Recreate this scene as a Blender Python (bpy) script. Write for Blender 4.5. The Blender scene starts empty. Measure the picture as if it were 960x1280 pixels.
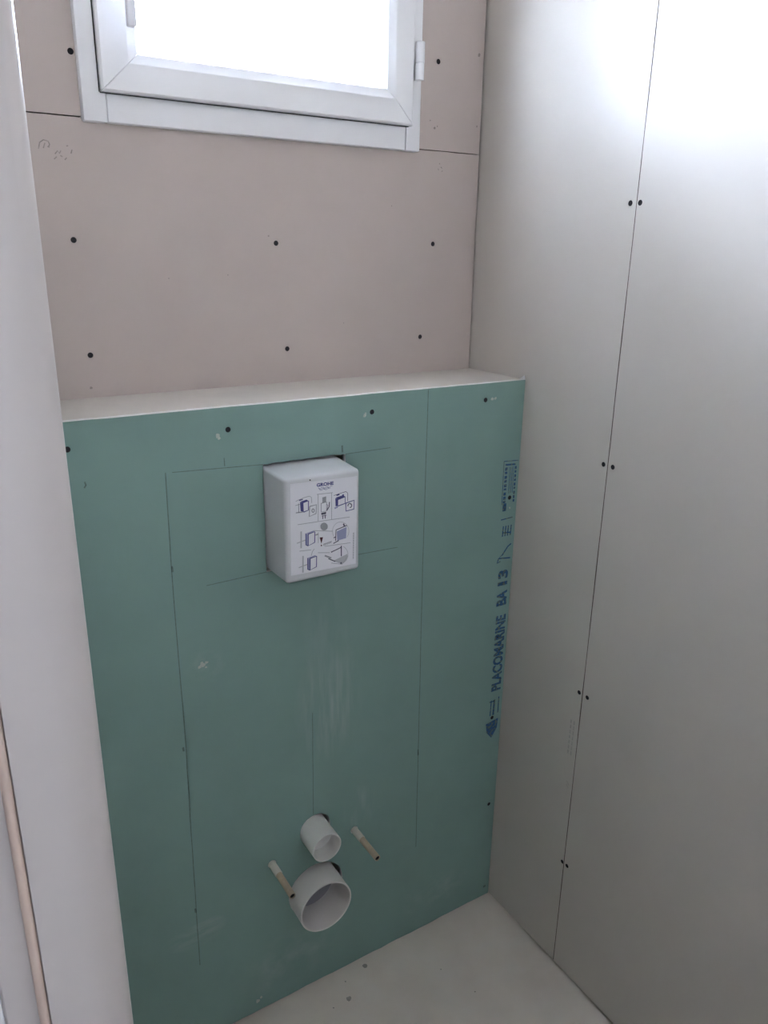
import bpy, bmesh, math, random
from mathutils import Matrix, Vector
random.seed(7)
SC = bpy.context.scene
COL = SC.collection

# ------------------------------------------------------------------ camera
CAM_LOC = (-1.013, -1.1161, 1.4624)
_F = Vector((0.50323, 0.80343, -0.31821)); _R = Vector((0.85008, -0.52643, 0.01519)); _U = Vector((0.15531, 0.27815, 0.9479))
cd = bpy.data.cameras.new('camera'); cam = bpy.data.objects.new('camera', cd); COL.objects.link(cam)
m = Matrix((_R, _U, -_F)).transposed().to_4x4(); m.translation = CAM_LOC
cam.matrix_world = m
cd.sensor_fit = 'VERTICAL'; cd.sensor_height = 24.0; cd.lens = 24.0 * 972.77 / 1280.0
cd.clip_start = 0.01
SC.camera = cam

# ------------------------------------------------------------------ sky (even, overcast) and its window portals
SKY_COLOR = (0.71, 0.815, 1.0); SKY_STRENGTH = 36.5
w = bpy.data.worlds.new('overcast_sky'); SC.world = w; w.use_nodes = True
bg = w.node_tree.nodes['Background']; bg.inputs[0].default_value = (*SKY_COLOR, 1); bg.inputs[1].default_value = SKY_STRENGTH
def portal(name, loc, rot, sx, sy):
    l = bpy.data.lights.new(name, 'AREA'); l.shape = 'RECTANGLE'; l.size = sx; l.size_y = sy
    l.cycles.is_portal = True
    o = bpy.data.objects.new(name, l); COL.objects.link(o); o.location = loc; o.rotation_euler = rot
    return o
portal('window_portal', (-0.44, 0.50, 1.93), (math.radians(-90), 0, 0), 0.62, 0.70)
portal('hall_portal', (-1.62, -6.33, 1.50), (math.radians(90), 0, 0), 0.36, 0.56)

# ------------------------------------------------------------------ exposure
vs = SC.view_settings
vs.view_transform = 'Standard'; vs.look = 'None'; vs.exposure = 2.07; vs.gamma = 1.0; vs.use_curve_mapping = False

# ------------------------------------------------------------------ measures (metres)
H = 1.2343          # top of the boxed-in frame
D = 0.1731          # plasterboard face of the back wall
SEAM = -0.2212      # joint between the two boards of the right wall
ZJ = 1.6389         # horizontal joint of the back wall boards
XC = -0.463         # axis of the toilet
XW = -0.927         # left wall face
ZC = 2.50           # ceiling

# ------------------------------------------------------------------ materials
def lin(c): return tuple(((v / 255) / 12.92 if v / 255 <= 0.04045 else ((v / 255 + 0.055) / 1.055) ** 2.4) for v in c)
def mat(name, rgb, rough=0.6, var=0.0, scale=40.0, bump=0.0, bscale=300.0, spec=0.5, sss=0.0, alpha=None, metal=0.0, trans=0.0):
    M = bpy.data.materials.new(name); M.use_nodes = True; nt = M.node_tree; N = nt.nodes; L = nt.links
    b = N['Principled BSDF']; b.inputs['Base Color'].default_value = (*rgb, 1); b.inputs['Roughness'].default_value = rough
    b.inputs['Specular IOR Level'].default_value = spec; b.inputs['Metallic'].default_value = metal
    tc = N.new('ShaderNodeTexCoord')
    if var:
        n = N.new('ShaderNodeTexNoise'); n.inputs['Scale'].default_value = scale; n.inputs['Detail'].default_value = 5
        L.new(tc.outputs['Object'], n.inputs['Vector'])
        r = N.new('ShaderNodeMapRange'); r.inputs[1].default_value = 0.3; r.inputs[2].default_value = 0.7
        r.inputs[3].default_value = 1 - var; r.inputs[4].default_value = 1 + var
        L.new(n.outputs['Fac'], r.inputs[0])
        mx = N.new('ShaderNodeVectorMath'); mx.operation = 'SCALE'; mx.inputs[0].default_value = rgb
        L.new(r.outputs[0], mx.inputs['Scale']); L.new(mx.outputs[0], b.inputs['Base Color'])
    if bump:
        n2 = N.new('ShaderNodeTexNoise'); n2.inputs['Scale'].default_value = bscale; n2.inputs['Detail'].default_value = 3
        L.new(tc.outputs['Object'], n2.inputs['Vector'])
        bp_ = N.new('ShaderNodeBump'); bp_.inputs['Strength'].default_value = bump; bp_.inputs['Distance'].default_value = 0.001
        L.new(n2.outputs['Fac'], bp_.inputs['Height']); L.new(bp_.outputs[0], b.inputs['Normal'])
    if sss:
        b.inputs['Subsurface Weight'].default_value = sss; b.inputs['Subsurface Radius'].default_value = (0.01, 0.01, 0.01); b.inputs['Subsurface Scale'].default_value = 0.6
    if trans:
        tr = N.new('ShaderNodeBsdfTranslucent'); tr.inputs[0].default_value = (*rgb, 1)
        ms = N.new('ShaderNodeMixShader'); ms.inputs[0].default_value = trans
        L.new(b.outputs[0], ms.inputs[1]); L.new(tr.outputs[0], ms.inputs[2]); L.new(ms.outputs[0], N['Material Output'].inputs[0])
    if alpha is not None:     # worn ink or graphite: broken up by a fine noise
        n3 = N.new('ShaderNodeTexNoise'); n3.inputs['Scale'].default_value = 160; n3.inputs['Detail'].default_value = 4
        L.new(tc.outputs['Object'], n3.inputs['Vector'])
        r3 = N.new('ShaderNodeMapRange'); r3.inputs[1].default_value = 0.35; r3.inputs[2].default_value = 0.65
        r3.inputs[3].default_value = alpha * 0.75; r3.inputs[4].default_value = min(1, alpha * 1.2)
        L.new(n3.outputs['Fac'], r3.inputs[0]); L.new(r3.outputs[0], b.inputs['Alpha'])
    return M

def smudge_mat(name, rgb, smudges, rough=0.7, dust=(0.62, 0.64, 0.62), planar='xz', var=0.04, bump=0.08):
    """board paper with dusty hand smears: each smear is an ellipse (u, v, ru, rv, strength, streak)"""
    M = mat(name, rgb, rough, var=var, scale=9, bump=bump, bscale=420, spec=0.3)
    nt = M.node_tree; N = nt.nodes; L = nt.links; b = N['Principled BSDF']
    src = b.inputs['Base Color'].links[0].from_socket
    tc = N.new('ShaderNodeTexCoord'); sp = N.new('ShaderNodeSeparateXYZ'); L.new(tc.outputs['Object'], sp.inputs[0])
    U = sp.outputs['X'] if planar[0] == 'x' else sp.outputs['Y']; V = sp.outputs['Z'] if planar[1] == 'z' else sp.outputs['Y']
    def mth(op, a, b_=None):
        n = N.new('ShaderNodeMath'); n.operation = op
        for i, q in enumerate((a, b_)):
            if q is None: continue
            if isinstance(q, (int, float)): n.inputs[i].default_value = q
            else: L.new(q, n.inputs[i])
        return n.outputs[0]
    tot = None
    for (u, v, ru, rv, st, sx) in smudges:
        du = mth('DIVIDE', mth('SUBTRACT', U, u), ru); dv = mth('DIVIDE', mth('SUBTRACT', V, v), rv)
        r2 = mth('ADD', mth('MULTIPLY', du, du), mth('MULTIPLY', dv, dv))
        mask = mth('MAXIMUM', mth('SUBTRACT', 1.0, r2), 0.0)
        mp = N.new('ShaderNodeMapping'); L.new(tc.outputs['Object'], mp.inputs[0]); mp.inputs['Scale'].default_value = (sx[0], 20, sx[1]) if planar[1] == 'z' else (sx[0], sx[1], 20)
        mp.inputs['Rotation'].default_value = (0, sx[2], 0) if planar[1] == 'z' else (0, 0, sx[2])
        nz = N.new('ShaderNodeTexNoise'); nz.inputs['Scale'].default_value = 1.0; nz.inputs['Detail'].default_value = 3; L.new(mp.outputs[0], nz.inputs['Vector'])
        st_ = mth('MULTIPLY', mth('MAXIMUM', mth('SUBTRACT', nz.outputs['Fac'], 0.42), 0.0), 5.0 * st)
        f = mth('MULTIPLY', mask, st_)
        tot = f if tot is None else mth('ADD', tot, f)
    tot = mth('MINIMUM', tot, 0.8)
    mx = N.new('ShaderNodeMix'); mx.data_type = 'RGBA'
    L.new(tot, mx.inputs[0]); L.new(src, mx.inputs[6]); mx.inputs[7].default_value = (*dust, 1)
    L.new(mx.outputs[2], b.inputs['Base Color'])
    return M

GREEN = smudge_mat('green_board_paper', (0.250, 0.385, 0.345), [
    (-0.425, 0.665, 0.075, 0.13, 0.30, (70, 9, 0.35)), (-0.43, 0.80, 0.06, 0.12, 0.14, (50, 8, 0.2)),
    (-0.705, 0.265, 0.06, 0.035, 0.35, (12, 50, 0.3)), (-0.655, 0.81, 0.04, 0.03, 0.15, (50, 50, 0)),
    (-0.36, 0.40, 0.04, 0.06, 0.22, (60, 12, 0.3)), (-0.52, 0.10, 0.12, 0.08, 0.20, (25, 25, 0.6)),
    (-0.16, 0.09, 0.10, 0.05, 0.20, (25, 30, 0.5)), (-0.25, 1.05, 0.16, 0.16, 0.05, (20, 10, 0))], dust=(0.55, 0.60, 0.58))
BEIGE = smudge_mat('beige_board_paper', (0.575, 0.495, 0.455), [
    (-0.62, 1.45, 0.2, 0.15, 0.05, (10, 10, 0)), (-0.30, 1.40, 0.2, 0.15, 0.05, (12, 9, 0))], var=0.02)
BEIGE_R = mat('grey_beige_board_paper', (0.625, 0.58, 0.53), 0.45, var=0.02, scale=6, bump=0.05, bscale=420, spec=0.4)
SHELF = mat('cream_board_paper', (0.70, 0.655, 0.60), 0.7, var=0.04, scale=14, bump=0.08, bscale=400, spec=0.3)
CORE = mat('white_gypsum_core', (0.90, 0.89, 0.87), 0.9, var=0.05, scale=120, bump=0.3, bscale=500, spec=0.2)
EDGE = mat('brown_edge_gap_shade', (0.10, 0.07, 0.055), 0.9)  # brown paper edge, darkened to paint shade into the narrow open joints
RENDER = mat('white_outside_render', (0.75, 0.74, 0.72), 0.9, var=0.05, scale=30)
MASON = mat('grey_masonry', (0.22, 0.21, 0.20), 0.9, var=0.1, scale=15, spec=0.2)
PAINT = mat('white_wall_paint', (0.88, 0.81, 0.74), 0.7, var=0.02, scale=8, spec=0.3)
FLOOR = smudge_mat('dusty_screed', (0.77, 0.70, 0.62), [
    (-0.36, -0.15, 0.25, 0.2, 0.25, (16, 16, 0.4)), (-0.1, -0.2, 0.2, 0.3, 0.25, (10, 24, 0.8)), (-0.5, -0.6, 0.6, 0.5, 0.2, (9, 9, 0.2))],
    rough=0.85, dust=(0.78, 0.755, 0.72), planar='xy', var=0.06, bump=0.15)
PVC = mat('white_pvc', (0.90, 0.90, 0.91), 0.28, spec=0.5)
ALU = mat('grey_handle_metal', (0.80, 0.80, 0.84), 0.35)
RUBBER = mat('black_gasket_gap_shade', (0.03, 0.03, 0.035), 0.6)
FRAMEP = mat('off_white_frame_paint', (0.66, 0.61, 0.585), 0.32, var=0.01, scale=5, spec=0.5)
SEAL = mat('pale_seal_strip', (0.74, 0.59, 0.50), 0.45)
TUBE = mat('white_plastic_pipe', (0.90, 0.86, 0.82), 0.42, spec=0.4, trans=0.12)
TUBEW = mat('milky_plastic_cap', (0.90, 0.88, 0.84), 0.42, spec=0.4, trans=0.15)
INNER = mat('grey_pipe_membrane', (0.34, 0.33, 0.37), 0.6)
HOUSE = mat('milky_plastic_box', (0.72, 0.73, 0.75), 0.45, spec=0.4, trans=0.12)
SHEET = mat('white_sticker', (0.86, 0.86, 0.90), 0.6)
SCREW = mat('black_phosphated_screw', (0.012, 0.01, 0.014), 0.6, metal=0.3)
DARK = mat('dark_hole', (0.015, 0.013, 0.013), 0.9)
CREAM = mat('cream_plastic_sleeve', (0.52, 0.43, 0.31), 0.5, var=0.12, scale=60)
WHITEP = mat('white_plastic_collar', (0.66, 0.64, 0.56), 0.5, var=0.05, scale=60)
PENCIL = mat('graphite', (0.045, 0.065, 0.07), 0.6, alpha=0.48)
PENCILW = mat('faint_graphite', (0.16, 0.14, 0.14), 0.6, alpha=0.42)
INK = mat('blue_stamp_ink', (0.05, 0.15, 0.33), 0.7, alpha=0.66)
GREYINK = mat('grey_stamp_ink', (0.30, 0.29, 0.29), 0.7, alpha=0.22)
P_BLUE = mat('print_blue', (0.07, 0.075, 0.26), 0.6); P_GREY = mat('print_grey', (0.36, 0.37, 0.40), 0.6)
P_DARK = mat('print_dark', (0.10, 0.10, 0.15), 0.6); P_RED = mat('print_red', (0.07, 0.008, 0.012), 0.6)
P_PALE = mat('print_pale_blue', (0.36, 0.38, 0.58), 0.6); P_LIGHT = mat('print_light_grey', (0.52, 0.53, 0.56), 0.6)

def glass_mat():
    M = bpy.data.materials.new('frosted_window_glass'); M.use_nodes = True; nt = M.node_tree; N = nt.nodes; L = nt.links
    N.remove(N['Principled BSDF'])
    t = N.new('ShaderNodeBsdfTranslucent'); t.inputs[0].default_value = (0.94, 0.95, 0.97, 1)
    c = N.new('ShaderNodeBsdfTransparent'); c.inputs[0].default_value = (0.94, 0.95, 0.97, 1)
    fx = N.new('ShaderNodeMixShader'); fx.inputs[0].default_value = 0.65; L.new(t.outputs[0], fx.inputs[1]); L.new(c.outputs[0], fx.inputs[2])
    g = N.new('ShaderNodeBsdfGlossy'); g.inputs['Roughness'].default_value = 0.25
    f = N.new('ShaderNodeFresnel'); f.inputs[0].default_value = 1.45
    x = N.new('ShaderNodeMixShader'); L.new(f.outputs[0], x.inputs[0]); L.new(fx.outputs[0], x.inputs[1]); L.new(g.outputs[0], x.inputs[2])
    L.new(x.outputs[0], N['Material Output'].inputs[0])
    return M
GLASS = glass_mat()

# ------------------------------------------------------------------ helpers
def tag(o, label=None, cat=None, group=None, kind=None):
    if label: o['label'] = label
    if cat: o['category'] = cat
    if group: o['group'] = group
    if kind: o['kind'] = kind
    return o
def empty(name, loc=(0, 0, 0)):
    o = bpy.data.objects.new(name, None); COL.objects.link(o); o.location = loc; o.empty_display_size = 0.05
    return o
def link(name, me, mats, parent=None):
    o = bpy.data.objects.new(name, me); COL.objects.link(o)
    if me is not None and mats is not None:
        if not isinstance(mats, (list, tuple)): mats = [mats]
        if not me.materials:
            for q in mats: me.materials.append(q)
    if parent is not None:
        o.parent = parent
        o.matrix_parent_inverse = Matrix.Translation(-world_loc(parent))
    return o
def world_loc(o):
    v = Vector(o.location)
    if o.parent is not None: v = world_loc(o.parent) + o.matrix_parent_inverse.translation + v
    return v
def obj(name, bm, mats, parent=None, smooth=False):
    me = bpy.data.meshes.new(name)
    bmesh.ops.recalc_face_normals(bm, faces=bm.faces)
    if smooth:
        for f in bm.faces: f.smooth = True
    bm.to_mesh(me); bm.free()
    if smooth:
        me.set_sharp_from_angle(angle=math.radians(40))
    return link(name, me, mats, parent)
def box(bm, x0, x1, y0, y1, z0, z1, bev=0.0, seg=2):
    r = bmesh.ops.create_cube(bm, size=1.0)
    for v in r['verts']:
        v.co = Vector((x0 + (x1 - x0) * (v.co.x + .5), y0 + (y1 - y0) * (v.co.y + .5), z0 + (z1 - z0) * (v.co.z + .5)))
    if bev:
        es = list({e for v in r['verts'] for e in v.link_edges})
        bmesh.ops.bevel(bm, geom=es, offset=bev, segments=seg, affect='EDGES', profile=0.5)
    return bm
def bx(*a, **k): return box(bmesh.new(), *a, **k)
def prism_z(pts, z0, z1):
    bm = bmesh.new()
    a = [bm.verts.new((x, y, z0)) for x, y in pts]; b = [bm.verts.new((x, y, z1)) for x, y in pts]
    n = len(pts)
    for i in range(n): bm.faces.new((a[i], a[(i + 1) % n], b[(i + 1) % n], b[i]))
    bm.faces.new(a); bm.faces.new(b)
    return bm
def lathe_y(bm, cx, cz, prof, seg=48):
    """revolve (y, r) points about the axis through (cx, cz) parallel to y; closed when r = 0"""
    rings = []
    for (y, r) in prof:
        if r < 1e-6: rings.append([bm.verts.new((cx, y, cz))])
        else: rings.append([bm.verts.new((cx + r * math.cos(2 * math.pi * k / seg), y, cz + r * math.sin(2 * math.pi * k / seg))) for k in range(seg)])
    for a, b in zip(rings, rings[1:]):
        for k in range(seg):
            k2 = (k + 1) % seg
            if len(a) == 1 and len(b) == 1: continue
            if len(a) == 1: bm.faces.new((a[0], b[k2], b[k]))
            elif len(b) == 1: bm.faces.new((a[k], a[k2], b[0]))
            else: bm.faces.new((a[k], a[k2], b[k2], b[k]))
    return bm
def circle(u, v, r, n=14, jit=0.0):
    return [(u + r * (1 + random.uniform(-jit, jit)) * math.cos(2 * math.pi * k / n), v + r * (1 + random.uniform(-jit, jit)) * math.sin(2 * math.pi * k / n)) for k in range(n)]
def curve_mesh(loops, half):
    cu = bpy.data.curves.new('tmp', 'CURVE'); cu.dimensions = '2D'; cu.fill_mode = 'BOTH'; cu.extrude = half
    for lp in loops:
        s = cu.splines.new('POLY'); s.points.add(len(lp) - 1); s.use_cyclic_u = True
        for p, (u, v) in zip(s.points, lp): p.co = (u, v, 0, 1)
    o = bpy.data.objects.new('tmp', cu); COL.objects.link(o)
    bpy.context.view_layer.update()
    me = bpy.data.meshes.new_from_object(o.evaluated_get(bpy.context.evaluated_depsgraph_get()))
    bpy.data.objects.remove(o); bpy.data.curves.remove(cu)
    return me
def board(name, outline, holes, to_world, normal, thick, face_mat, parent, core=None, screws=()):
    """a plasterboard sheet: paper faces, core colour at cut edges, real holes with shade painted on screw-hole walls"""
    src = curve_mesh([outline] + holes, thick / 2)
    bm = bmesh.new(); bm.from_mesh(src); bpy.data.meshes.remove(src)
    for v in bm.verts: v.co = Vector(to_world(v.co.x, v.co.y, v.co.z - thick / 2))
    bmesh.ops.remove_doubles(bm, verts=bm.verts, dist=1e-6)
    bmesh.ops.recalc_face_normals(bm, faces=bm.faces)
    n = Vector(normal)
    sc = [Vector(to_world(u, v, 0)) for u, v in screws]
    for f in bm.faces:
        f.material_index = 0 if abs(f.normal.dot(n)) > 0.7 else 1
        if f.material_index and any((f.calc_center_median() - q - n * (f.calc_center_median() - q).dot(n)).length < HOLE * 1.05 for q in sc): f.material_index = 2  # hole walls take the screw's black, painting the recess as shaded
    me = bpy.data.meshes.new(name); bm.to_mesh(me); bm.free()
    return link(name, me, [face_mat, core or CORE, SCREW], parent)
BACK = (lambda y0: (lambda u, v, t: (u, y0 - t, v)))        # sheet facing -y, t <= 0 goes into the wall
RIGHT = lambda u, v, t: (0.0 - t, u, v)                     # sheet facing -x at x = 0
def ragged(p, q, step, amp):
    n = max(1, int(math.dist(p, q) / step)); d = (q[0] - p[0], q[1] - p[1]); l = math.hypot(*d); nx, ny = -d[1] / l, d[0] / l
    out = [p]
    for i in range(1, n):
        t = i / n; a = random.uniform(-amp, amp); out.append((p[0] + d[0] * t + nx * a, p[1] + d[1] * t + ny * a))
    return out
def strip_mesh(bm, pts, width, to_world, lift=0.0003, mi=0):
    """a flat drawn line of the given width along pts (u, v)"""
    n = len(pts); L = []; Rr = []
    for i, (u, v) in enumerate(pts):
        a = pts[max(0, i - 1)]; b = pts[min(n - 1, i + 1)]; dx, dy = b[0] - a[0], b[1] - a[1]; l = math.hypot(dx, dy) or 1
        ox, oy = -dy / l * width / 2, dx / l * width / 2
        L.append(bm.verts.new(to_world(u + ox, v + oy, lift))); Rr.append(bm.verts.new(to_world(u - ox, v - oy, lift)))
    for i in range(n - 1):
        f = bm.faces.new((L[i], L[i + 1], Rr[i + 1], Rr[i])); f.material_index = mi
def poly_mesh(bm, pts, to_world, lift=0.0003, mi=0):
    f = bm.faces.new([bm.verts.new(to_world(u, v, lift)) for u, v in pts]); f.material_index = mi
def text_mesh(bm, s, u, v, height, width, to_world, ang=0.0, lift=0.0003, mi=0, bold=0.0):
    """lettering: cap height and total width in metres, lower-left corner at (u, v), turned by ang"""
    cu = bpy.data.curves.new('tmp', 'FONT'); cu.body = s; cu.size = 1.0; cu.offset = bold; cu.resolution_u = 3
    o = bpy.data.objects.new('tmp', cu); COL.objects.link(o); bpy.context.view_layer.update()
    me = bpy.data.meshes.new_from_object(o.evaluated_get(bpy.context.evaluated_depsgraph_get()))
    bpy.data.objects.remove(o); bpy.data.curves.remove(cu)
    xs = [q.co.x for q in me.vertices]; ys = [q.co.y for q in me.vertices]
    x0, x1, y0, y1 = min(xs), max(xs), min(ys), max(ys); c, sn = math.cos(ang), math.sin(ang)
    vs_ = []
    for q in me.vertices:
        a = (q.co.x - x0) / (x1 - x0) * width; b = (q.co.y - y0) / (y1 - y0) * height
        vs_.append(bm.verts.new(to_world(u + a * c - b * sn, v + a * sn + b * c, lift)))
    for p in me.polygons:
        f = bm.faces.new([vs_[i] for i in p.vertices]); f.material_index = mi
    bpy.data.meshes.remove(me)

# one drywall screw: sunk bugle head with a cross recess (axis along +y into the wall)
def screw_mesh():
    bm = bmesh.new()
    lathe_y(bm, 0, 0, [(0.0006, 0), (0.0002, 0.0036), (0.0007, 0.0042), (0.004, 0.0021), (0.024, 0.0018), (0.026, 0)], 14)
    for a in (0, 1):
        w_, l_ = (0.0006, 0.0024) if a else (0.0024, 0.0006)
        box(bm, -w_, w_, 0.0000, 0.0006, -l_, l_)
    me = bpy.data.meshes.new('screw'); bmesh.ops.recalc_face_normals(bm, faces=bm.faces); bm.to_mesh(me); bm.free(); me.materials.append(SCREW)
    return me
SCREW_ME = screw_mesh()
def put_screw(loc, parent, rotz=0.0):
    o = bpy.data.objects.new('screw', SCREW_ME); COL.objects.link(o)
    o.parent = parent; o.matrix_parent_inverse = Matrix.Translation(-world_loc(parent)); o.location = loc; o.rotation_euler = (0, random.uniform(0, 3), rotz) if rotz == 0 else (0, 0, rotz)
    return o
HOLE = 0.0043; SINK = 0.0022

# ================================================================== THE SETTING
o = obj('floor', bx(-2.40, 0.30, -6.35, 0.60, -0.12, 0.0), FLOOR)
tag(o, 'pale dusty screed floor in front of the green boxing', 'floor', kind='structure')
o = obj('ceiling', bx(-2.40, 0.30, -6.35, 0.60, ZC, ZC + 0.15), PAINT)
tag(o, 'white ceiling over the small toilet room and hall', 'ceiling', kind='structure')
o = obj('ground', bx(-40, 40, -40, 40, -0.60, -0.45), mat('garden_ground', (0.25, 0.25, 0.2), 0.9, var=0.2, scale=1))
tag(o, 'bare ground around the house outside the window', 'ground', kind='structure')

# ---- back wall: masonry with the window opening, four plasterboard sheets
WX0, WX1, WZ0, WZ1 = -0.731, -0.151, 1.6325, 2.2125     # outer edges of the window frame
OX0, OX1, OZ0, OZ1 = WX0 + 0.02, WX1 - 0.02, WZ0 + 0.02, WZ1 - 0.02
wb = empty('wall_back', (-0.46, D, 0)); tag(wb, 'beige plasterboard wall with the white window above the boxing', 'wall', kind='structure')
bm = bmesh.new()
ym0, ym1 = D + 0.045, 0.50
box(bm, -2.40, OX0, ym0, ym1, 0, ZC); box(bm, OX1, 0.30, ym0, ym1, 0, ZC)
box(bm, OX0, OX1, ym0, ym1, 0, OZ0); box(bm, OX0, OX1, ym0, ym1, OZ1, ZC)
obj('masonry', bm, RENDER, wb)
xl, xr, g = XW, -0.0035, 0.0006
BK = BACK(D)
low_s = [(-0.7594, 1.4706), (-0.4312, 1.4718), (-0.1051, 1.4761), (-0.7525, 1.3004), (-0.415, 1.2938), (-0.1284, 1.3030)]
ul_s = [(-0.737, 1.7212), (-0.745, 2.02), (-0.74, 2.33)]
ur_s = [(-0.1061, 1.7841), (-0.10, 2.08), (-0.10, 2.35)]
top_s = [(-0.62, 2.30), (-0.30, 2.30), (-0.45, 2.42)]
def sheet(outline, screws, sink=SINK):
    p = board('plasterboard_sheet', outline, [circle(u, v, HOLE) for u, v in screws], BK, (0, -1, 0), 0.0125, BEIGE, wb, EDGE, screws)
    for u, v in screws: put_screw((u, D + sink, v), p)
    return p
jl = ragged((xl, ZJ - g), (OX0 - 0.012, ZJ - 0.0002 - g), 0.018, 0.0007)
jr = ragged((OX1 + 0.012, ZJ - g), (xr, ZJ - g), 0.018, 0.0003)
lower = sheet([(xl, 0.01), (xr, 0.01), (xr, ZJ - g)] + list(reversed(jr)) + [(OX1, ZJ - 0.002), (OX0, ZJ - 0.002)] + list(reversed(jl)), low_s)
sheet([(xl, ZJ + g), (OX0, ZJ + g), (OX0, ZC), (xl, ZC)], ul_s)
upr = sheet([(OX1, ZJ + g), (xr - 0.0006, ZJ + g), (xr, ZC), (OX1, ZC)], ur_s)
sheet([(OX0 + g, OZ1), (OX1 - g, OZ1), (OX1 - g, ZC), (OX0 + g, ZC)], top_s)
bm = bmesh.new()
for pl in ([(-0.7940, 1.5922), (-0.7915, 1.6007), (-0.7860, 1.6044), (-0.7800, 1.6030), (-0.7784, 1.5985)], [(-0.7875, 1.5935), (-0.7845, 1.6005)], [(-0.7815, 1.5955), (-0.7784, 1.5985), (-0.7800, 1.5945)],
           [(-0.7725, 1.5870), (-0.7686, 1.5915), (-0.7665, 1.5880), (-0.7640, 1.5920)], [(-0.7655, 1.5855), (-0.7627, 1.5839)], [(-0.7745, 1.5800), (-0.7705, 1.5835)],
           [(-0.7560, 1.5985), (-0.7534, 1.5993)], [(-0.7505, 1.5890), (-0.7486, 1.5943)], [(-0.760, 1.580), (-0.757, 1.583)],
           [(-0.0990, 1.6090), (-0.0975, 1.6060)], [(-0.0930, 1.6120), (-0.0900, 1.6100)], [(-0.0965, 1.6180), (-0.0950, 1.6165)],
           [(-0.0910, 1.6040), (-0.0885, 1.6060)]):
    strip_mesh(bm, pl, 0.0016, BK)
obj('pencil_mark', bm, PENCILW, lower)
bm = bmesh.new()
for (u, v, r) in ((-0.7564, 1.2493, 0.0022), (-0.4445, 1.483, 0.0016), (-0.62, 1.415, 0.001), (-0.52, 1.42, 0.001), (-0.30, 1.335, 0.001), (-0.2, 1.54, 0.001)):
    poly_mesh(bm, circle(u, v, r, 8, 0.3), BK)
obj('nail_mark', bm, PENCILW, lower)
bm = bmesh.new()
for (u, v, r) in ((-0.0151, 1.8054, 0.0032), (-0.0128, 1.6874, 0.0018), (-0.1101, 1.6764, 0.0022), (-0.1200, 1.6880, 0.0014), (-0.1040, 1.6795, 0.0013)):
    poly_mesh(bm, circle(u, v, r, 8, 0.3), BK)
obj('nail_mark', bm, PENCILW, upr)

# ---- right wall: two sheets and their joint
wr = empty('wall_right', (0, -0.6, 0)); tag(wr, 'pale grey plasterboard wall with one vertical joint beside the boxing', 'wall', kind='structure')
obj('partition_core', bx(0.0127, 0.30, -6.35, 0.60, 0, ZC), MASON, wr)
yend = -1.31
def rsheet(outline, screws):
    p = board('plasterboard_sheet', outline, [circle(u, v, HOLE) for u, v in screws], RIGHT, (-1, 0, 0), 0.0125, BEIGE_R, wr, EDGE, screws)
    for u, v in screws: put_screw((SINK, u, v), p, math.radians(-90))
    return p
zs = [(1.5386, -0.2086, -0.2279), (1.1179, -0.2115, -0.2325), (0.6670, -0.2125, -0.2335), (0.2680, -0.2165, -0.2300), (2.02, -0.209, -0.229), (2.38, -0.21, -0.229)]
e1 = ragged((SEAM + 0.0008, 0.006), (SEAM + 0.0008, ZC), 0.05, 0.0003)
sa = rsheet(e1 + [(SEAM + 0.0008, ZC), (0.20, ZC), (0.20, 0.006)], [(a, z) for z, a, b in zs])
e2 = ragged((SEAM - 0.0008, ZC), (SEAM - 0.0008, 0.006), 0.05, 0.0003)
sb = rsheet(e2 + [(SEAM - 0.0008, 0.006), (yend, 0.006), (yend, ZC)], [(b, z) for z, a, b in zs])
# worn grey ink marks close to the joint, too faint to read
bm = bmesh.new()
for k in range(7):
    strip_mesh(bm, [(-0.2005, 0.600 - k * 0.0115), (-0.2005, 0.592 - k * 0.0115)], 0.0035, RIGHT)
    strip_mesh(bm, [(-0.2085, 0.601 - k * 0.0115), (-0.2085, 0.592 - k * 0.0115)], 0.0030, RIGHT)
strip_mesh(bm, [(-0.2050, 0.4610), (-0.2120, 0.4545)], 0.0018, RIGHT); strip_mesh(bm, [(-0.2050, 0.4530), (-0.2115, 0.4475)], 0.0018, RIGHT)
obj('faded_print', bm, GREYINK, sa)

# ---- left wall with the door opening, front wall, hall walls
DY0, DY1, DZ = -0.515, -1.245, 2.04       # clear door opening
bm = bmesh.new()
box(bm, -1.010, XW, -0.49, D + 0.05, 0, ZC); box(bm, -1.010, XW, -1.27, -0.49, DZ + 0.025, ZC); box(bm, -1.010, XW, -6.20, -1.27, 0, ZC)
tag(obj('wall_left', bm, PAINT), 'white partition wall between toilet room and hall, holding the door frame', 'wall', kind='structure')
tag(obj('wall_front', bx(-0.927, 0.013, -1.41, -1.31, 0, ZC), PAINT), 'white end wall of the toilet room facing the boxing', 'wall', kind='structure')
tag(obj('wall_hall_side', bx(-2.40, -2.20, -6.35, 0.23, 0, ZC), PAINT), 'white side wall of the hall outside the door', 'wall', kind='structure')
bm = bmesh.new()
box(bm, -2.20, -1.78, -6.35, -6.20, 0, ZC); box(bm, -1.46, 0.013, -6.35, -6.20, 0, ZC); box(bm, -1.78, -1.46, -6.35, -6.20, 0, 1.25); box(bm, -1.78, -1.46, -6.35, -6.20, 1.75, ZC)  # unseen opening added here, sized for the daylight it throws on the jamb
tag(obj('wall_hall_end', bm, PAINT), 'white end wall of the hall with an unseen opening added for fill light', 'wall', kind='structure')

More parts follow.
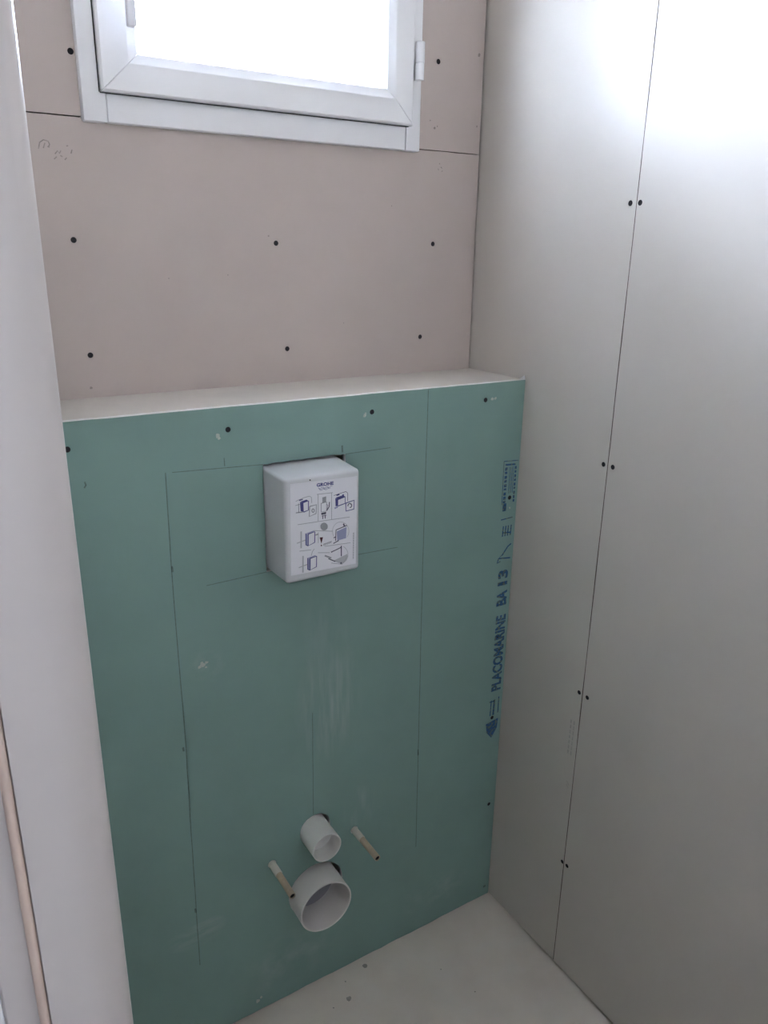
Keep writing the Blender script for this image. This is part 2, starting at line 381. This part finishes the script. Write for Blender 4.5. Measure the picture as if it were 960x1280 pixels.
# ---- door frame: rebated jambs, seal strip, head, opened leaf
def jamb_profile(s, y):      # s = +1 far jamb (opening lies towards -y), -1 near jamb
    r = 0.013; pts = [(-0.927, y + s * 0.055), (-0.914, y + s * 0.055)]
    for k in range(7):
        a = math.pi / 2 * k / 6
        pts.append((-0.914 - r + r * math.cos(a), y + s * (r - r * math.sin(a))))
    pts += [(-0.9850, y), (-0.9856, y + s * 0.0006), (-0.9856, y + s * 0.014), (-1.0195, y + s * 0.014), (-1.0215, y + s * 0.016), (-1.0215, y + s * 0.055), (-1.010, y + s * 0.055), (-1.010, y + s * 0.026), (-0.927, y + s * 0.026)]
    return pts
dr = empty('door_1', (-0.97, DY0, 0)); tag(dr, 'off-white rebated door frame with its door opened outward', 'door', kind='structure')
o = obj('jamb', prism_z(jamb_profile(1, DY0), 0, DZ + 0.05), FRAMEP, dr, smooth=True)
obj('jamb', prism_z(jamb_profile(-1, DY1), 0, DZ + 0.05), FRAMEP, dr, smooth=True)
bm = bmesh.new(); box(bm, -1.0215, -0.914, DY1, DY0, DZ, DZ + 0.025, 0.004)
obj('head', bm, FRAMEP, dr)
def seal(y, s):
    pts = [(-0.9857, y + s * 0.0135)] + [(-0.9902 + 0.0044 * math.cos(a), y + s * (0.0060 - 0.0044 * math.sin(a))) for a in [math.pi * k / 8 for k in range(9)]] + [(-0.9946, y + s * 0.0135)]
    return prism_z(pts, 0.002, DZ)
for y, s in ((DY0, 1), (DY1, -1)):
    o = obj('seal_strip', seal(y, s), SEAL, dr, smooth=True); o['label'] = 'pale pinkish seal strip in the rebate'
obj('leaf', bx(-1.755, -1.0216, DY0 + 0.009, DY0 + 0.049, 0.006, DZ - 0.004, 0.002), mat('white_door_paint', (0.84, 0.83, 0.86), 0.35), dr)

# ---- window: frame members, mitred sash, glazing, hinge, handle
yf = D - 0.015        # face of the fixed frame
ysash = D - 0.029     # face of the sash
wn = empty('window_1', ((WX0 + WX1) / 2, D, WZ0)); tag(wn, 'small white tilt window with glowing glass, high in the beige wall', 'window', kind='structure')
fr = obj('frame', bx(WX0, WX0 + 0.034, yf, D + 0.07, WZ0, WZ1, 0.0025), PVC, wn, True)
def fpart(nm, *a, **k): return obj(nm, bx(*a, **k), PVC, wn, True)
fpart('frame', WX1 - 0.030, WX1, yf, D + 0.07, WZ0, WZ1, bev=0.0025)
fpart('frame', WX0 + 0.0343, WX1 - 0.0303, yf + 0.0012, D + 0.07, WZ0 + 0.0005, WZ0 + 0.050, bev=0.0025)
fpart('frame', WX0 + 0.0343, WX1 - 0.0303, yf + 0.0012, D + 0.07, WZ1 - 0.050, WZ1, bev=0.0025)
SX0, SX1, SZ0, SZ1 = -0.7055, -0.1755, 1.6715, 2.1740
GX0, GX1, GZ0, GZ1 = -0.6455, -0.2310, 1.7285, 2.1150
def sash_member(a, b, c, d_):     # a,b outer corners, c,d inner (order a-b-c-d), with face, bead slope and depth
    bm = bmesh.new()
    def P(p, y): return bm.verts.new((p[0], y, p[1]))
    def lerp(p, q, t): return (p[0] + (q[0] - p[0]) * t, p[1] + (q[1] - p[1]) * t)
    rows = []
    for t, y in ((0.0, D + 0.045), (0.0, ysash + 0.003), (0.05, ysash), (0.66, ysash), (0.70, ysash + 0.0015), (0.92, ysash + 0.006), (1.0, ysash + 0.014), (1.0, D + 0.045)):
        rows.append((P(lerp(a, d_, t), y), P(lerp(b, c, t), y)))
    for r0, r1 in zip(rows, rows[1:] + rows[:1]): bm.faces.new((r0[0], r0[1], r1[1], r1[0]))
    bm.faces.new([r[0] for r in rows]); bm.faces.new([r[1] for r in rows])
    return bm
g = 0.0005
for (a, b, c, d_) in (((SX0 + g, SZ0), (SX1 - g, SZ0), (GX1 - g, GZ0), (GX0 + g, GZ0)), ((SX1 - g, SZ1), (SX0 + g, SZ1), (GX0 + g, GZ1), (GX1 - g, GZ1)),
                      ((SX0, SZ1 - g), (SX0, SZ0 + g), (GX0, GZ0 + g), (GX0, GZ1 - g)), ((SX1, SZ0 + g), (SX1, SZ1 - g), (GX1, GZ1 - g), (GX1, GZ0 + g))):
    obj('sash', sash_member(a, b, c, d_), PVC, wn, True)
bm = bmesh.new()      # black seal strip, painting in the shadow of the gap round the sash
for (x0, x1, z0, z1) in ((SX0 - 0.0015, SX0 + 0.02, SZ0, SZ1), (SX1 - 0.02, SX1 - 0.001, SZ0, SZ1), (SX0, SX1 - 0.002, SZ0 - 0.0012, SZ0 + 0.02), (SX0, SX1, SZ1 - 0.02, SZ1 + 0.001)):
    box(bm, x0, x1, yf - 0.0018, yf + 0.004, z0, z1)
obj('gasket_gap_shade', bm, RUBBER, wn)
obj('pane', bx(GX0 - 0.008, GX1 + 0.008, D + 0.012, D + 0.0125, GZ0 - 0.008, GZ1 + 0.008), GLASS, wn)
bm = bmesh.new()      # two-knuckle hinge
hx, hy = -0.1660, ysash - 0.001
def cyl_z(bm, x, y, z0, z1, r, n=20):
    bm2 = prism_z([(x + r * math.cos(2 * math.pi * k / n), y + r * math.sin(2 * math.pi * k / n)) for k in range(n)], z0, z1)
    me = bpy.data.meshes.new('t'); bm2.to_mesh(me); bm2.free(); bm.from_mesh(me); bpy.data.meshes.remove(me)
for z0 in (1.7435, 1.99):
    bm = bmesh.new()
    cyl_z(bm, hx, hy, z0, z0 + 0.0255, 0.0076); cyl_z(bm, hx, hy, z0 + 0.0262, z0 + 0.058, 0.0082)
    box(bm, hx, hx + 0.0085, hy, yf + 0.002, z0 + 0.001, z0 + 0.025, 0.001); box(bm, hx - 0.007, hx, hy, ysash + 0.003, z0 + 0.030, z0 + 0.056, 0.001)
    obj('hinge', bm, PVC, wn, True)
bm = bmesh.new()      # lever handle turned down
hxc = -0.6685
box(bm, hxc - 0.006, hxc + 0.0065, ysash - 0.048, ysash - 0.035, 1.7465, 1.870, 0.003, 3)
hl = obj('handle', bm, ALU, wn, True); hl['label'] = 'grey lever handle pointing down'
bm = bmesh.new(); box(bm, hxc - 0.014, hxc + 0.014, ysash - 0.010, ysash + 0.001, 1.835, 1.905, 0.003, 2); box(bm, hxc - 0.008, hxc + 0.008, ysash - 0.046, ysash - 0.005, 1.855, 1.871, 0.003, 2)
obj('handle_plate', bm, ALU, hl, True)

# ================================================================== BOXED-IN TOILET FRAME
cs = empty('boxing', (-0.46, 0.0, 0)); tag(cs, 'low boxing of green plasterboard with a cream top ledge under the window', 'boxing')
FR = BACK(0.0)
g_s = [(-0.5976, 1.1997), (-0.3411, 1.2034), (-0.0959, 1.2034), (-0.8309, 1.1959), (-0.0208, 1.0025), (-0.0271, 0.6965), (-0.0272, 0.4999), (-0.0190, 0.2688)]
cut = ragged((-0.5425, 0.9525), (-0.3925, 0.9525), 0.02, 0.0006) + ragged((-0.3925, 0.9525), (-0.3925, 1.1365), 0.02, 0.0008) + ragged((-0.3925, 1.1365), (-0.5425, 1.1375), 0.010, 0.0012) + ragged((-0.5425, 1.1375), (-0.5425, 0.9525), 0.02, 0.0006)
FZ, DZP, RZ = 0.392, 0.2455, 0.3525
holes = [circle(u, v, HOLE) for u, v in g_s] + [cut, circle(XC + 0.003, FZ + 0.002, 0.0330, 32, 0.012), circle(XC + 0.003, DZP + 0.003, 0.0600, 36, 0.012), circle(-0.5526, RZ, 0.0085), circle(-0.3726, RZ, 0.0085)]
out = [(XW, 0.004)] + ragged((XW, 0.004), (-0.0022, 0.005), 0.02, 0.0012)[1:] + [(-0.0022, 0.005), (-0.0016, H)] + ragged((-0.0016, H), (XW, H), 0.03, 0.0004)[1:] + [(XW, H)]
fp = board('front_panel', out, holes, FR, (0, -1, 0), 0.0125, GREEN, cs, None, g_s); fp['label'] = 'green moisture board front with cut-outs'
for u, v in g_s: put_screw((u, SINK, v), fp)
tp = board('top_panel', [(XW, 0.0128), (-0.0012, 0.0128), (-0.0012, D - 0.0008), (XW, D - 0.0008)], [], lambda u, v, t: (u, v, H - 0.0003 + t), (0, 0, 1), 0.0125, SHELF, cs)
tp['label'] = 'cream ledge board'
# steel rails inside, behind the board
for x in (-0.88, -0.70, -0.2245, -0.05):
    obj('steel_rail', bx(x - 0.02, x + 0.02, 0.0135, 0.05, 0.0, H - 0.014), MASON, cs)
# pencil lines left from setting out
def pline(pts, wd=0.0016, mt=PENCIL):
    bm = bmesh.new(); P = []
    for a, b in zip(pts, pts[1:]):
        n = max(1, int(math.dist(a, b) / 0.04))
        for k in range(n): t = k / n; P.append((a[0] + (b[0] - a[0]) * t + random.uniform(-1, 1) * 0.0003, a[1] + (b[1] - a[1]) * t))
    P.append(pts[-1]); strip_mesh(bm, P, wd, FR)
    return obj('pencil_line', bm, mt, fp)
pline([(-0.6985, 1.145), (-0.7005, 0.95), (-0.6990, 0.70), (-0.7020, 0.45), (-0.7045, 0.19)], 0.0015)
pline([(-0.2265, 1.232), (-0.2260, 0.90), (-0.2225, 0.60), (-0.2190, 0.24)], 0.0015)
pline([(-0.4622, 0.655), (-0.4640, 0.43)], 0.0012)
pline([(-0.6883, 1.1440), (-0.5425, 1.1375)], 0.0011); pline([(-0.3925, 1.1365), (-0.3030, 1.1370)], 0.0011)
pline([(-0.6466, 0.9508), (-0.5425, 0.9525)], 0.0011); pline([(-0.3925, 0.9500), (-0.2833, 0.9472)], 0.0011)
pline([(-0.6060, 1.156), (-0.6060, 1.143)], 0.0015)
for (u, v, l) in ((-0.6990, 0.985, 0.010), (-0.7035, 0.66, 0.008), (-0.2215, 0.475, 0.014), (-0.7045, 0.315, 0.010), (-0.3985, 1.1400, 0.012)):
    pline([(u, v), (u - 0.0005, v + l)], 0.0032)
pline([(-0.8134, 1.147), (-0.8120, 1.142), (-0.8145, 1.138)], 0.0022); pline([(-0.0160, 0.034), (-0.0150, 0.028)], 0.007)
# plaster chips and splashes
def blob(pts_list, mt=CORE):
    bm = bmesh.new()
    for (u, v, r) in pts_list:
        ring = circle(u, v, r, 9, 0.35); f = [bm.verts.new(FR(a, b, 0.0002)) for a, b in ring]; c = bm.verts.new(FR(u, v, 0.0012))
        for i in range(9): bm.faces.new((f[i], f[(i + 1) % 9], c))
    return obj('plaster_chip', bm, mt, fp)
DUST = mat('plaster_splash', (0.52, 0.56, 0.50), 0.9)
blob([(-0.6146, 1.1916, 0.0035), (-0.6125, 1.1880, 0.0022)], DUST); blob([(-0.3552, 1.1985, 0.0032), (-0.3540, 1.2020, 0.0018)], DUST); blob([(-0.0800, 1.2035, 0.003), (-0.0730, 1.2045, 0.0025)], DUST)
blob([(-0.662, 0.8125, 0.0045), (-0.6670, 0.8090, 0.0032), (-0.6545, 0.8145, 0.0026), (-0.6560, 0.806, 0.0018)], DUST)
blob([(-0.0185, 0.981, 0.002)], DUST); blob([(-0.594, 0.0300, 0.005), (-0.587, 0.036, 0.003)], DUST)
blob([(-0.398, 0.9915, 0.0015)], DUST)
bm = bmesh.new()          # upstanding crumb of core at the ledge's corner
v0 = [bm.verts.new(p) for p in ((-0.0125, 0.0005, H - 0.001), (-0.0008, 0.0005, H - 0.001), (-0.0008, 0.010, H - 0.001), (-0.0115, 0.009, H - 0.001), (-0.0012, 0.004, H + 0.0085))]
for f in ((0, 1, 4), (1, 2, 4), (2, 3, 4), (3, 0, 4), (3, 2, 1, 0)): bm.faces.new([v0[i] for i in f])
obj('plaster_chip', bm, CORE, cs)

# blue stamp along the board edge, reading upwards
bm = bmesh.new()
def ul(pts, wd=0.0018): strip_mesh(bm, pts, wd, FR)
up = math.pi / 2
text_mesh(bm, 'PLACOMARINE', -0.0085, 0.566, 0.027, 0.180, FR, up, bold=0.045)
obj('printed_word', bm, INK, fp); bm = bmesh.new()
text_mesh(bm, 'BA', -0.0100, 0.768, 0.027, 0.034, FR, up, bold=0.045)
obj('printed_word', bm, INK, fp); bm = bmesh.new()
text_mesh(bm, '13', -0.0110, 0.814, 0.026, 0.034, FR, up, bold=0.045)
obj('printed_word', bm, INK, fp); bm = bmesh.new()
ul([(-0.0085, 0.903), (-0.0170, 0.898), (-0.0300, 0.882), (-0.0390, 0.876), (-0.0080, 0.872)], 0.003); ul([(-0.0390, 0.876), (-0.0420, 0.866), (-0.0340, 0.869)], 0.003)
for x in (-0.033, -0.0265, -0.020, -0.0125): ul([(x, 0.922), (x + 0.001, 0.944)], 0.003)
ul([(-0.034, 0.930), (-0.011, 0.928)], 0.003)
o = obj('printed_symbol', bm, INK, fp)
bm = bmesh.new()
ul([(-0.0395, 0.9585), (-0.0095, 0.9600)], 0.0022)
ul([(-0.0415, 1.0790), (-0.0055, 1.0770)], 0.0016); ul([(-0.0415, 1.0790), (-0.0400, 0.990)], 0.0016); ul([(-0.0375, 1.0715), (-0.0115, 1.0700)], 0.0035)
for k, x in enumerate((-0.0262, -0.0228, -0.0194, -0.016)): ul([(x, 1.066), (x + 0.001, 1.012)], 0.0013)
for k in range(9):
    z = 1.066 - k * 0.0085; hgt = random.uniform(0.004, 0.0068)
    ul([(-0.0345, z), (-0.0345, z - hgt)], 0.0065); ul([(-0.0105, z), (-0.0105, z - hgt)], 0.0045)
ul([(-0.033, 0.992), (-0.0325, 0.976)], 0.009)
o = obj('printed_table', bm, INK, fp); o['label'] = 'blue printed block of fine print'
bm = bmesh.new()
ul([(-0.0325, 0.5440), (-0.0335, 0.5060)], 0.003); ul([(-0.0240, 0.5440), (-0.0250, 0.5060)], 0.005); ul([(-0.0120, 0.548), (-0.0120, 0.508)], 0.003); ul([(-0.038, 0.541), (-0.024, 0.541)], 0.003)
poly_mesh(bm, [(-0.0440, 0.4880), (-0.0100, 0.4940), (-0.0120, 0.4700), (-0.0260, 0.4480), (-0.0400, 0.4650)], FR)
o = obj('printed_arrow', bm, INK, fp); o['label'] = 'blue printed arrow pointing down'

# ================================================================== FLUSH ACCESS BOX
fb = empty('access_box', (-0.473, -0.036, 0.954)); tag(fb, 'milky plastic flush access box with an instruction sticker, set in the green board', 'box')
bm = bmesh.new()
B0 = (-0.5405, -0.3985, 0.9545, 1.1338); B1 = (-0.5395, -0.4062, 0.9562, 1.1302); yb, yt = 0.075, -0.0725
vv = []
for (x0, x1, z0, z1), y in ((B0, yb), (B1, yt)): vv.append([bm.verts.new((x, y, z)) for x, z in ((x0, z0), (x1, z0), (x1, z1), (x0, z1))])
for i in range(4): bm.faces.new((vv[0][i], vv[0][(i + 1) % 4], vv[1][(i + 1) % 4], vv[1][i]))
ff = bm.faces.new(vv[1]); bm.faces.new(list(reversed(vv[0])))
bm.edges.ensure_lookup_table()
topf = [e for e in bm.edges if all(abs(v.co.y - yt) < 1e-6 for v in e.verts) and all(v.co.z > 1.1 for v in e.verts)]
rest = [e for e in bm.edges if e not in topf and not all(abs(v.co.y - yb) < 1e-6 for v in e.verts)]
bmesh.ops.bevel(bm, geom=topf + rest, offset=0.0065, segments=4, affect='EDGES', profile=0.5)
obj('housing', bm, HOUSE, fb, True)
ST = (0.003, -0.034)     # rotation of the sticker within the face, origin
TL, TR, BL = Vector((-0.5300, 1.1215)), Vector((-0.4115, 1.1185)), Vector((-0.5320, 0.9705))
def SH(u, v, t):
    p = BL + (TL - BL) * v + (TR - TL) * u
    return (p.x, yt - 0.0006 - t, p.y)
bm = bmesh.new()
c = [SH(0, 0, 0), SH(1, 0, 0), SH(1, 1, 0), SH(0, 1, 0)]
a_ = [bm.verts.new(q) for q in c]; b_ = [bm.verts.new((q[0], yt + 0.0001, q[2])) for q in c]
bm.faces.new(a_); bm.faces.new(b_)
for i in range(4): bm.faces.new((a_[i], a_[(i + 1) % 4], b_[(i + 1) % 4], b_[i]))
stk = obj('sticker', bm, SHEET, fb); stk['label'] = 'white sticker with blue line drawings'
ASP = (TL - BL).length / (TR - TL).length
def SQ(u, v, t): return SH(u, v / ASP, t)       # square units: u in 0..1, v in 0..ASP
PR = {'blue': 0, 'grey': 1, 'dark': 2, 'red': 3, 'pale': 4, 'light': 5}
DRAW = [["l","blue",.004,[[.404,.928],[.422,.919],[.439,.919],[.457,.928],[.474,.928],[.492,.918],[.51,.918],[.528,.928],[.545,.927],[.563,.918],[.581,.918],[.599,.927],[.617,.927]]],["l","blue",.004,[[.414,.917],[.432,.908],[.449,.908],[.467,.917],[.485,.917],[.502,.907],[.52,.907],[.538,.916],[.556,.916],[.573,.907],[.591,.907]]],["l","blue",.004,[[.424,.906],[.442,.897],[.46,.897],[.477,.906],[.495,.906],[.513,.896],[.53,.896],[.548,.905],[.566,.905]]],["l","grey",.006,[[.386,.858],[.626,.854]]],["f","blue",0,[[.139,.799],[.188,.789],[.193,.685],[.148,.701]]],["f","blue",0,[[.139,.803],[.234,.817],[.262,.8],[.188,.787]]],["l","blue",.012,[[.188,.789],[.262,.8],[.262,.699],[.19,.686]]],["l","grey",.006,[[.078,.814],[.188,.84],[.274,.85],[.305,.836],[.311,.772]]],["l","grey",.012,[[.28,.738],[.38,.747],[.374,.65],[.274,.628],[.28,.738]]],["l","grey",.012,[[.348,.685],[.347,.679],[.344,.674],[.339,.67],[.333,.668],[.327,.669],[.321,.672],[.317,.676],[.314,.682],[.313,.689],[.314,.695],[.317,.7],[.321,.704],[.327,.706],[.333,.705],[.339,.702],[.344,.697],[.347,.692],[.348,.685]]],["l","grey",.006,[[.072,.769],[.139,.776]]],["l","grey",.012,[[.078,.69],[.182,.688]]],["l","dark",.006,[[.117,.787],[.121,.685]]],["l","blue",.012,[[.126,.818],[.181,.825]]],["l","grey",.006,[[.405,.856],[.406,.562]]],["l","grey",.006,[[.607,.851],[.61,.559]]],["f","grey",0,[[.468,.817],[.525,.823],[.525,.761],[.468,.757]]],["l","dark",.006,[[.449,.754],[.45,.66],[.532,.661],[.531,.76],[.449,.754]]],["l","dark",.006,[[.532,.736],[.551,.72],[.538,.67]]],["l","dark",.012,[[.576,.756],[.57,.704],[.536,.666]]],["f","dark",0,[[.45,.649],[.526,.653],[.523,.628],[.455,.625]]],["l","dark",.012,[[.478,.62],[.475,.578]]],["l","dark",.012,[[.511,.621],[.511,.579]]],["l","dark",.006,[[.456,.613],[.532,.614]]],["f","blue",0,[[.663,.789],[.707,.774],[.708,.698],[.669,.699]]],["f","blue",0,[[.666,.794],[.782,.811],[.817,.789],[.707,.77]]],["l","blue",.012,[[.705,.77],[.815,.789],[.816,.716],[.708,.698]]],["l","blue",.02,[[.681,.82],[.727,.827]]],["l","blue",.02,[[.769,.808],[.795,.813]]],["l","dark",.006,[[.64,.82],[.827,.847],[.854,.826],[.855,.738]]],["l","blue",.012,[[.825,.717],[.957,.737],[.953,.637],[.83,.628],[.825,.717]]],["l","dark",.012,[[.861,.679],[.86,.685],[.86,.691],[.863,.697],[.868,.702],[.874,.705],[.882,.707],[.89,.706],[.898,.704],[.905,.701],[.911,.696],[.915,.69],[.918,.683],[.917,.677],[.915,.671],[.911,.666],[.905,.663],[.897,.661],[.889,.661]]],["l","pale",.02,[[.654,.677],[.705,.691]]],["l","grey",.006,[[.102,.558],[.4,.558]]],["l","grey",.006,[[.4,.558],[.891,.555]]],["l","grey",.006,[[.337,.466],[.63,.423]]],["l","grey",.006,[[.126,.262],[.3,.254]]],["l","grey",.006,[[.503,.267],[.908,.257]]],["f","grey",0,[[.551,.485],[.548,.471],[.538,.459],[.523,.451],[.505,.448],[.486,.45],[.467,.457],[.452,.469],[.443,.483],[.439,.498],[.442,.513],[.452,.525],[.467,.533],[.485,.536],[.505,.534],[.523,.526],[.538,.515],[.548,.501]]],["f","pale",0,[[.222,.442],[.257,.434],[.257,.305],[.223,.319]]],["f","pale",0,[[.222,.447],[.331,.465],[.359,.45],[.257,.434]]],["l","blue",.012,[[.222,.447],[.223,.319],[.256,.305]]],["l","blue",.012,[[.257,.436],[.356,.45],[.353,.331],[.257,.305],[.257,.436]]],["l","light",.012,[[.089,.354],[.213,.375]]],["l","light",.02,[[.153,.478],[.151,.292]]],["f","pale",0,[[.248,.164],[.283,.155],[.283,.025],[.248,.039]]],["f","pale",0,[[.248,.169],[.357,.186],[.385,.17],[.283,.155]]],["l","blue",.012,[[.248,.169],[.248,.039],[.282,.025]]],["l","blue",.012,[[.283,.158],[.382,.17],[.379,.05],[.283,.025],[.283,.158]]],["l","light",.012,[[.113,.077],[.238,.096]]],["l","light",.02,[[.178,.202],[.175,.013]]],["l","grey",.006,[[.407,.44],[.407,.317]]],["l","grey",.015,[[.365,.411],[.407,.419]]],["f","red",0,[[.428,.378],[.479,.374],[.454,.303]]],["f","red",0,[[.465,.283],[.464,.28],[.462,.278],[.46,.276],[.456,.275],[.453,.276],[.449,.277],[.447,.28],[.445,.282],[.444,.285],[.445,.288],[.447,.291],[.449,.292],[.453,.293],[.456,.292],[.459,.291],[.462,.289],[.464,.286]]],["l","light",.006,[[.64,.369],[.628,.394],[.623,.42],[.625,.445],[.635,.468],[.651,.487],[.673,.502],[.7,.512],[.729,.516],[.76,.513],[.791,.505],[.819,.49],[.843,.471],[.862,.448],[.875,.423],[.88,.397],[.877,.372],[.867,.349],[.85,.329]]],["f","pale",0,[[.689,.414],[.842,.447],[.836,.32],[.699,.308]]],["l","dark",.012,[[.673,.308],[.678,.432],[.846,.464]]],["l","dark",.018,[[.793,.491],[.81,.458]]],["l","dark",.012,[[.642,.347],[.68,.355]]],["l","dark",.012,[[.638,.283],[.723,.307]]],["l","grey",.012,[[.493,.276],[.493,.295],[.508,.297]]],["l","grey",.012,[[.518,.279],[.518,.298],[.534,.3]]],["l","grey",.012,[[.544,.283],[.544,.302],[.559,.304]]],["l","grey",.012,[[.57,.286],[.57,.305],[.585,.307]]],["l","grey",.012,[[.596,.29],[.595,.309],[.611,.311]]],["l","grey",.006,[[.3,.188],[.319,.233],[.348,.259]]],["l","grey",.006,[[.401,.208],[.581,.185]]],["l","light",.006,[[.793,.23],[.81,.219],[.826,.207],[.839,.194],[.851,.18],[.86,.165],[.866,.15],[.87,.134],[.87,.119],[.868,.104],[.864,.09],[.856,.077],[.846,.065],[.834,.054],[.819,.045],[.803,.038],[.785,.033],[.766,.03],[.746,.029]]],["f","light",0,[[.634,.082],[.864,.134],[.851,.062],[.768,.027]]],["l","dark",.012,[[.613,.19],[.672,.202],[.763,.224]]],["f","dark",0,[[.624,.187],[.623,.185],[.621,.182],[.619,.181],[.615,.181],[.612,.181],[.608,.182],[.605,.185],[.604,.187],[.603,.19],[.603,.192],[.605,.194],[.608,.196],[.611,.196],[.615,.196],[.618,.194],[.621,.192],[.623,.19]]],["l","dark",.014,[[.763,.242],[.764,.118]]],["l","dark",.02,[[.763,.05],[.76,.03]]],["l","dark",.012,[[.562,.12],[.67,.07]]],["l","grey",.02,[[.506,.161],[.607,.119]]],["l","grey",.006,[[.608,.061],[.779,.023],[.871,.113]]],["l","grey",.016,[[.955,.368],[.955,.36]]],["l","grey",.016,[[.955,.354],[.955,.346]]],["l","grey",.016,[[.955,.34],[.955,.332]]],["l","grey",.016,[[.955,.326],[.955,.318]]],["l","grey",.016,[[.955,.312],[.955,.304]]],["l","grey",.016,[[.955,.298],[.955,.29]]],["l","grey",.016,[[.955,.284],[.955,.276]]],["l","grey",.016,[[.955,.27],[.955,.262]]],["l","grey",.016,[[.955,.256],[.955,.248]]],["l","grey",.016,[[.955,.242],[.955,.234]]],["l","grey",.016,[[.955,.228],[.955,.22]]],["l","grey",.016,[[.955,.214],[.955,.206]]],["l","grey",.016,[[.955,.2],[.955,.192]]],["l","grey",.016,[[.955,.186],[.955,.178]]],["l","grey",.016,[[.955,.171],[.955,.164]]],["l","grey",.016,[[.955,.157],[.955,.15]]],["l","grey",.016,[[.955,.143],[.955,.135]]],["l","grey",.016,[[.955,.129],[.955,.121]]],["l","grey",.016,[[.955,.115],[.955,.107]]],["l","grey",.016,[[.955,.101],[.955,.093]]],["l","grey",.016,[[.955,.087],[.956,.079]]],["l","grey",.016,[[.955,.073],[.956,.065]]]]
bm = bmesh.new()
for k_, (typ, colr, wd, pts) in enumerate(DRAW):
    pts = [(u, v * ASP) for u, v in pts]; lf = 0.0002 + k_ * 0.000002
    if typ == 'l': strip_mesh(bm, pts, wd * 1.15, SQ, lf, PR[colr])
    else: poly_mesh(bm, pts, SQ, lf, PR[colr])
obj('printed_drawing', bm, [P_BLUE, P_GREY, P_DARK, P_RED, P_PALE, P_LIGHT], stk)
bm = bmesh.new(); text_mesh(bm, 'GROHE', 0.383, 0.938 * ASP, 0.050, 0.253, SQ, bold=0.045)
obj('printed_logo', bm, P_BLUE, stk)
bm = bmesh.new(); lathe_y(bm, -0.4955, 1.1235, [(yt - 0.0002, 0), (yt - 0.0002, 0.0012), (yt + 0.006, 0.0012)], 10)
obj('vent_dot', bm, DARK, fb)

# ================================================================== PIPES AND FIXING RODS
fl = empty('flush_pipe', (XC, 0, FZ)); tag(fl, 'narrow white flush pipe stub, directly above the wide drain pipe', 'pipe')
bm = bmesh.new(); R0, yF = 0.0300, -0.0560
lathe_y(bm, XC, FZ, [(0.10, R0), (yF + 0.0006, R0), (yF, R0 - 0.0006), (yF, R0 - 0.0021), (yF + 0.0006, R0 - 0.0027), (0.10, R0 - 0.0027), (0.10, R0)], 56)
obj('tube', bm, TUBEW, fl, True)
bm = bmesh.new(); lathe_y(bm, XC, FZ, [(-0.022, 0), (-0.022, R0 - 0.0027), (-0.019, R0 - 0.0027), (-0.019, 0)], 40)
obj('end_disc', bm, TUBEW, fl)
dp = empty('drain_pipe', (XC, 0, DZP)); tag(dp, 'wide white drain pipe stub, open, between the two fixing rods', 'pipe')
bm = bmesh.new(); R1, yD = 0.0555, -0.0500
lathe_y(bm, XC, DZP, [(0.12, R1), (yD + 0.0006, R1), (yD, R1 - 0.0006), (yD, R1 - 0.0026), (yD + 0.0006, R1 - 0.0032), (0.12, R1 - 0.0032), (0.12, R1)], 72)
obj('tube', bm, TUBE, dp, True)
bm = bmesh.new(); lathe_y(bm, XC, DZP, [(0.022, 0), (0.022, R1 - 0.012), (0.018, R1 - 0.0045), (0.018, R1 - 0.0032), (0.03, R1 - 0.0032), (0.03, 0)], 56)
obj('inner_membrane', bm, INNER, dp)
def rod(x, label):
    r = empty('fixing_rod', (x, 0, RZ)); tag(r, label, 'rod', 'rods for hanging the toilet')
    bm = bmesh.new(); lathe_y(bm, x, RZ, [(0.03, 0), (0.03, 0.0072), (-0.030, 0.0072), (-0.032, 0.0066), (-0.032, 0)], 20)
    obj('collar', bm, WHITEP, r, True)
    bm = bmesh.new(); lathe_y(bm, x, RZ, [(-0.030, 0.0063), (-0.0900, 0.0063), (-0.0910, 0.0056), (-0.0910, 0.0051), (-0.078, 0.0051), (-0.078, 0)], 20)
    obj('sleeve', bm, CREAM, r, True)
    bm = bmesh.new(); lathe_y(bm, x, RZ, [(-0.0885, 0), (-0.0885, 0.0050), (0.06, 0.0050), (0.06, 0)], 14)
    obj('threaded_core', bm, DARK, r)  # core coloured near-black to paint the shade inside the hollow tip
rod(-0.5526, 'cream-sleeved fixing rod whose tip overlaps the wide drain pipe')
rod(-0.3726, 'cream-sleeved fixing rod standing clear, beside the narrow flush pipe')

# small mortar spots on the floor
bm = bmesh.new()
for (x, y, r) in ((-0.3560, -0.018, 0.006), (-0.4235, -0.068, 0.0055), (-0.410, -0.030, 0.0014), (-0.46, -0.07, 0.0016), (-0.19, -0.19, 0.0015), (-0.30, -0.25, 0.0018), (-0.22, -0.11, 0.0013)):
    ring = circle(x, y, r, 9, 0.3); f = [bm.verts.new((a, b, 0.0002)) for a, b in ring]; c = bm.verts.new((x, y, 0.0012))
    for i in range(9): bm.faces.new((f[i], f[(i + 1) % 9], c))
obj('mortar_spot', bm, mat('grey_mortar', (0.33, 0.31, 0.27), 0.9), bpy.data.objects['floor'])
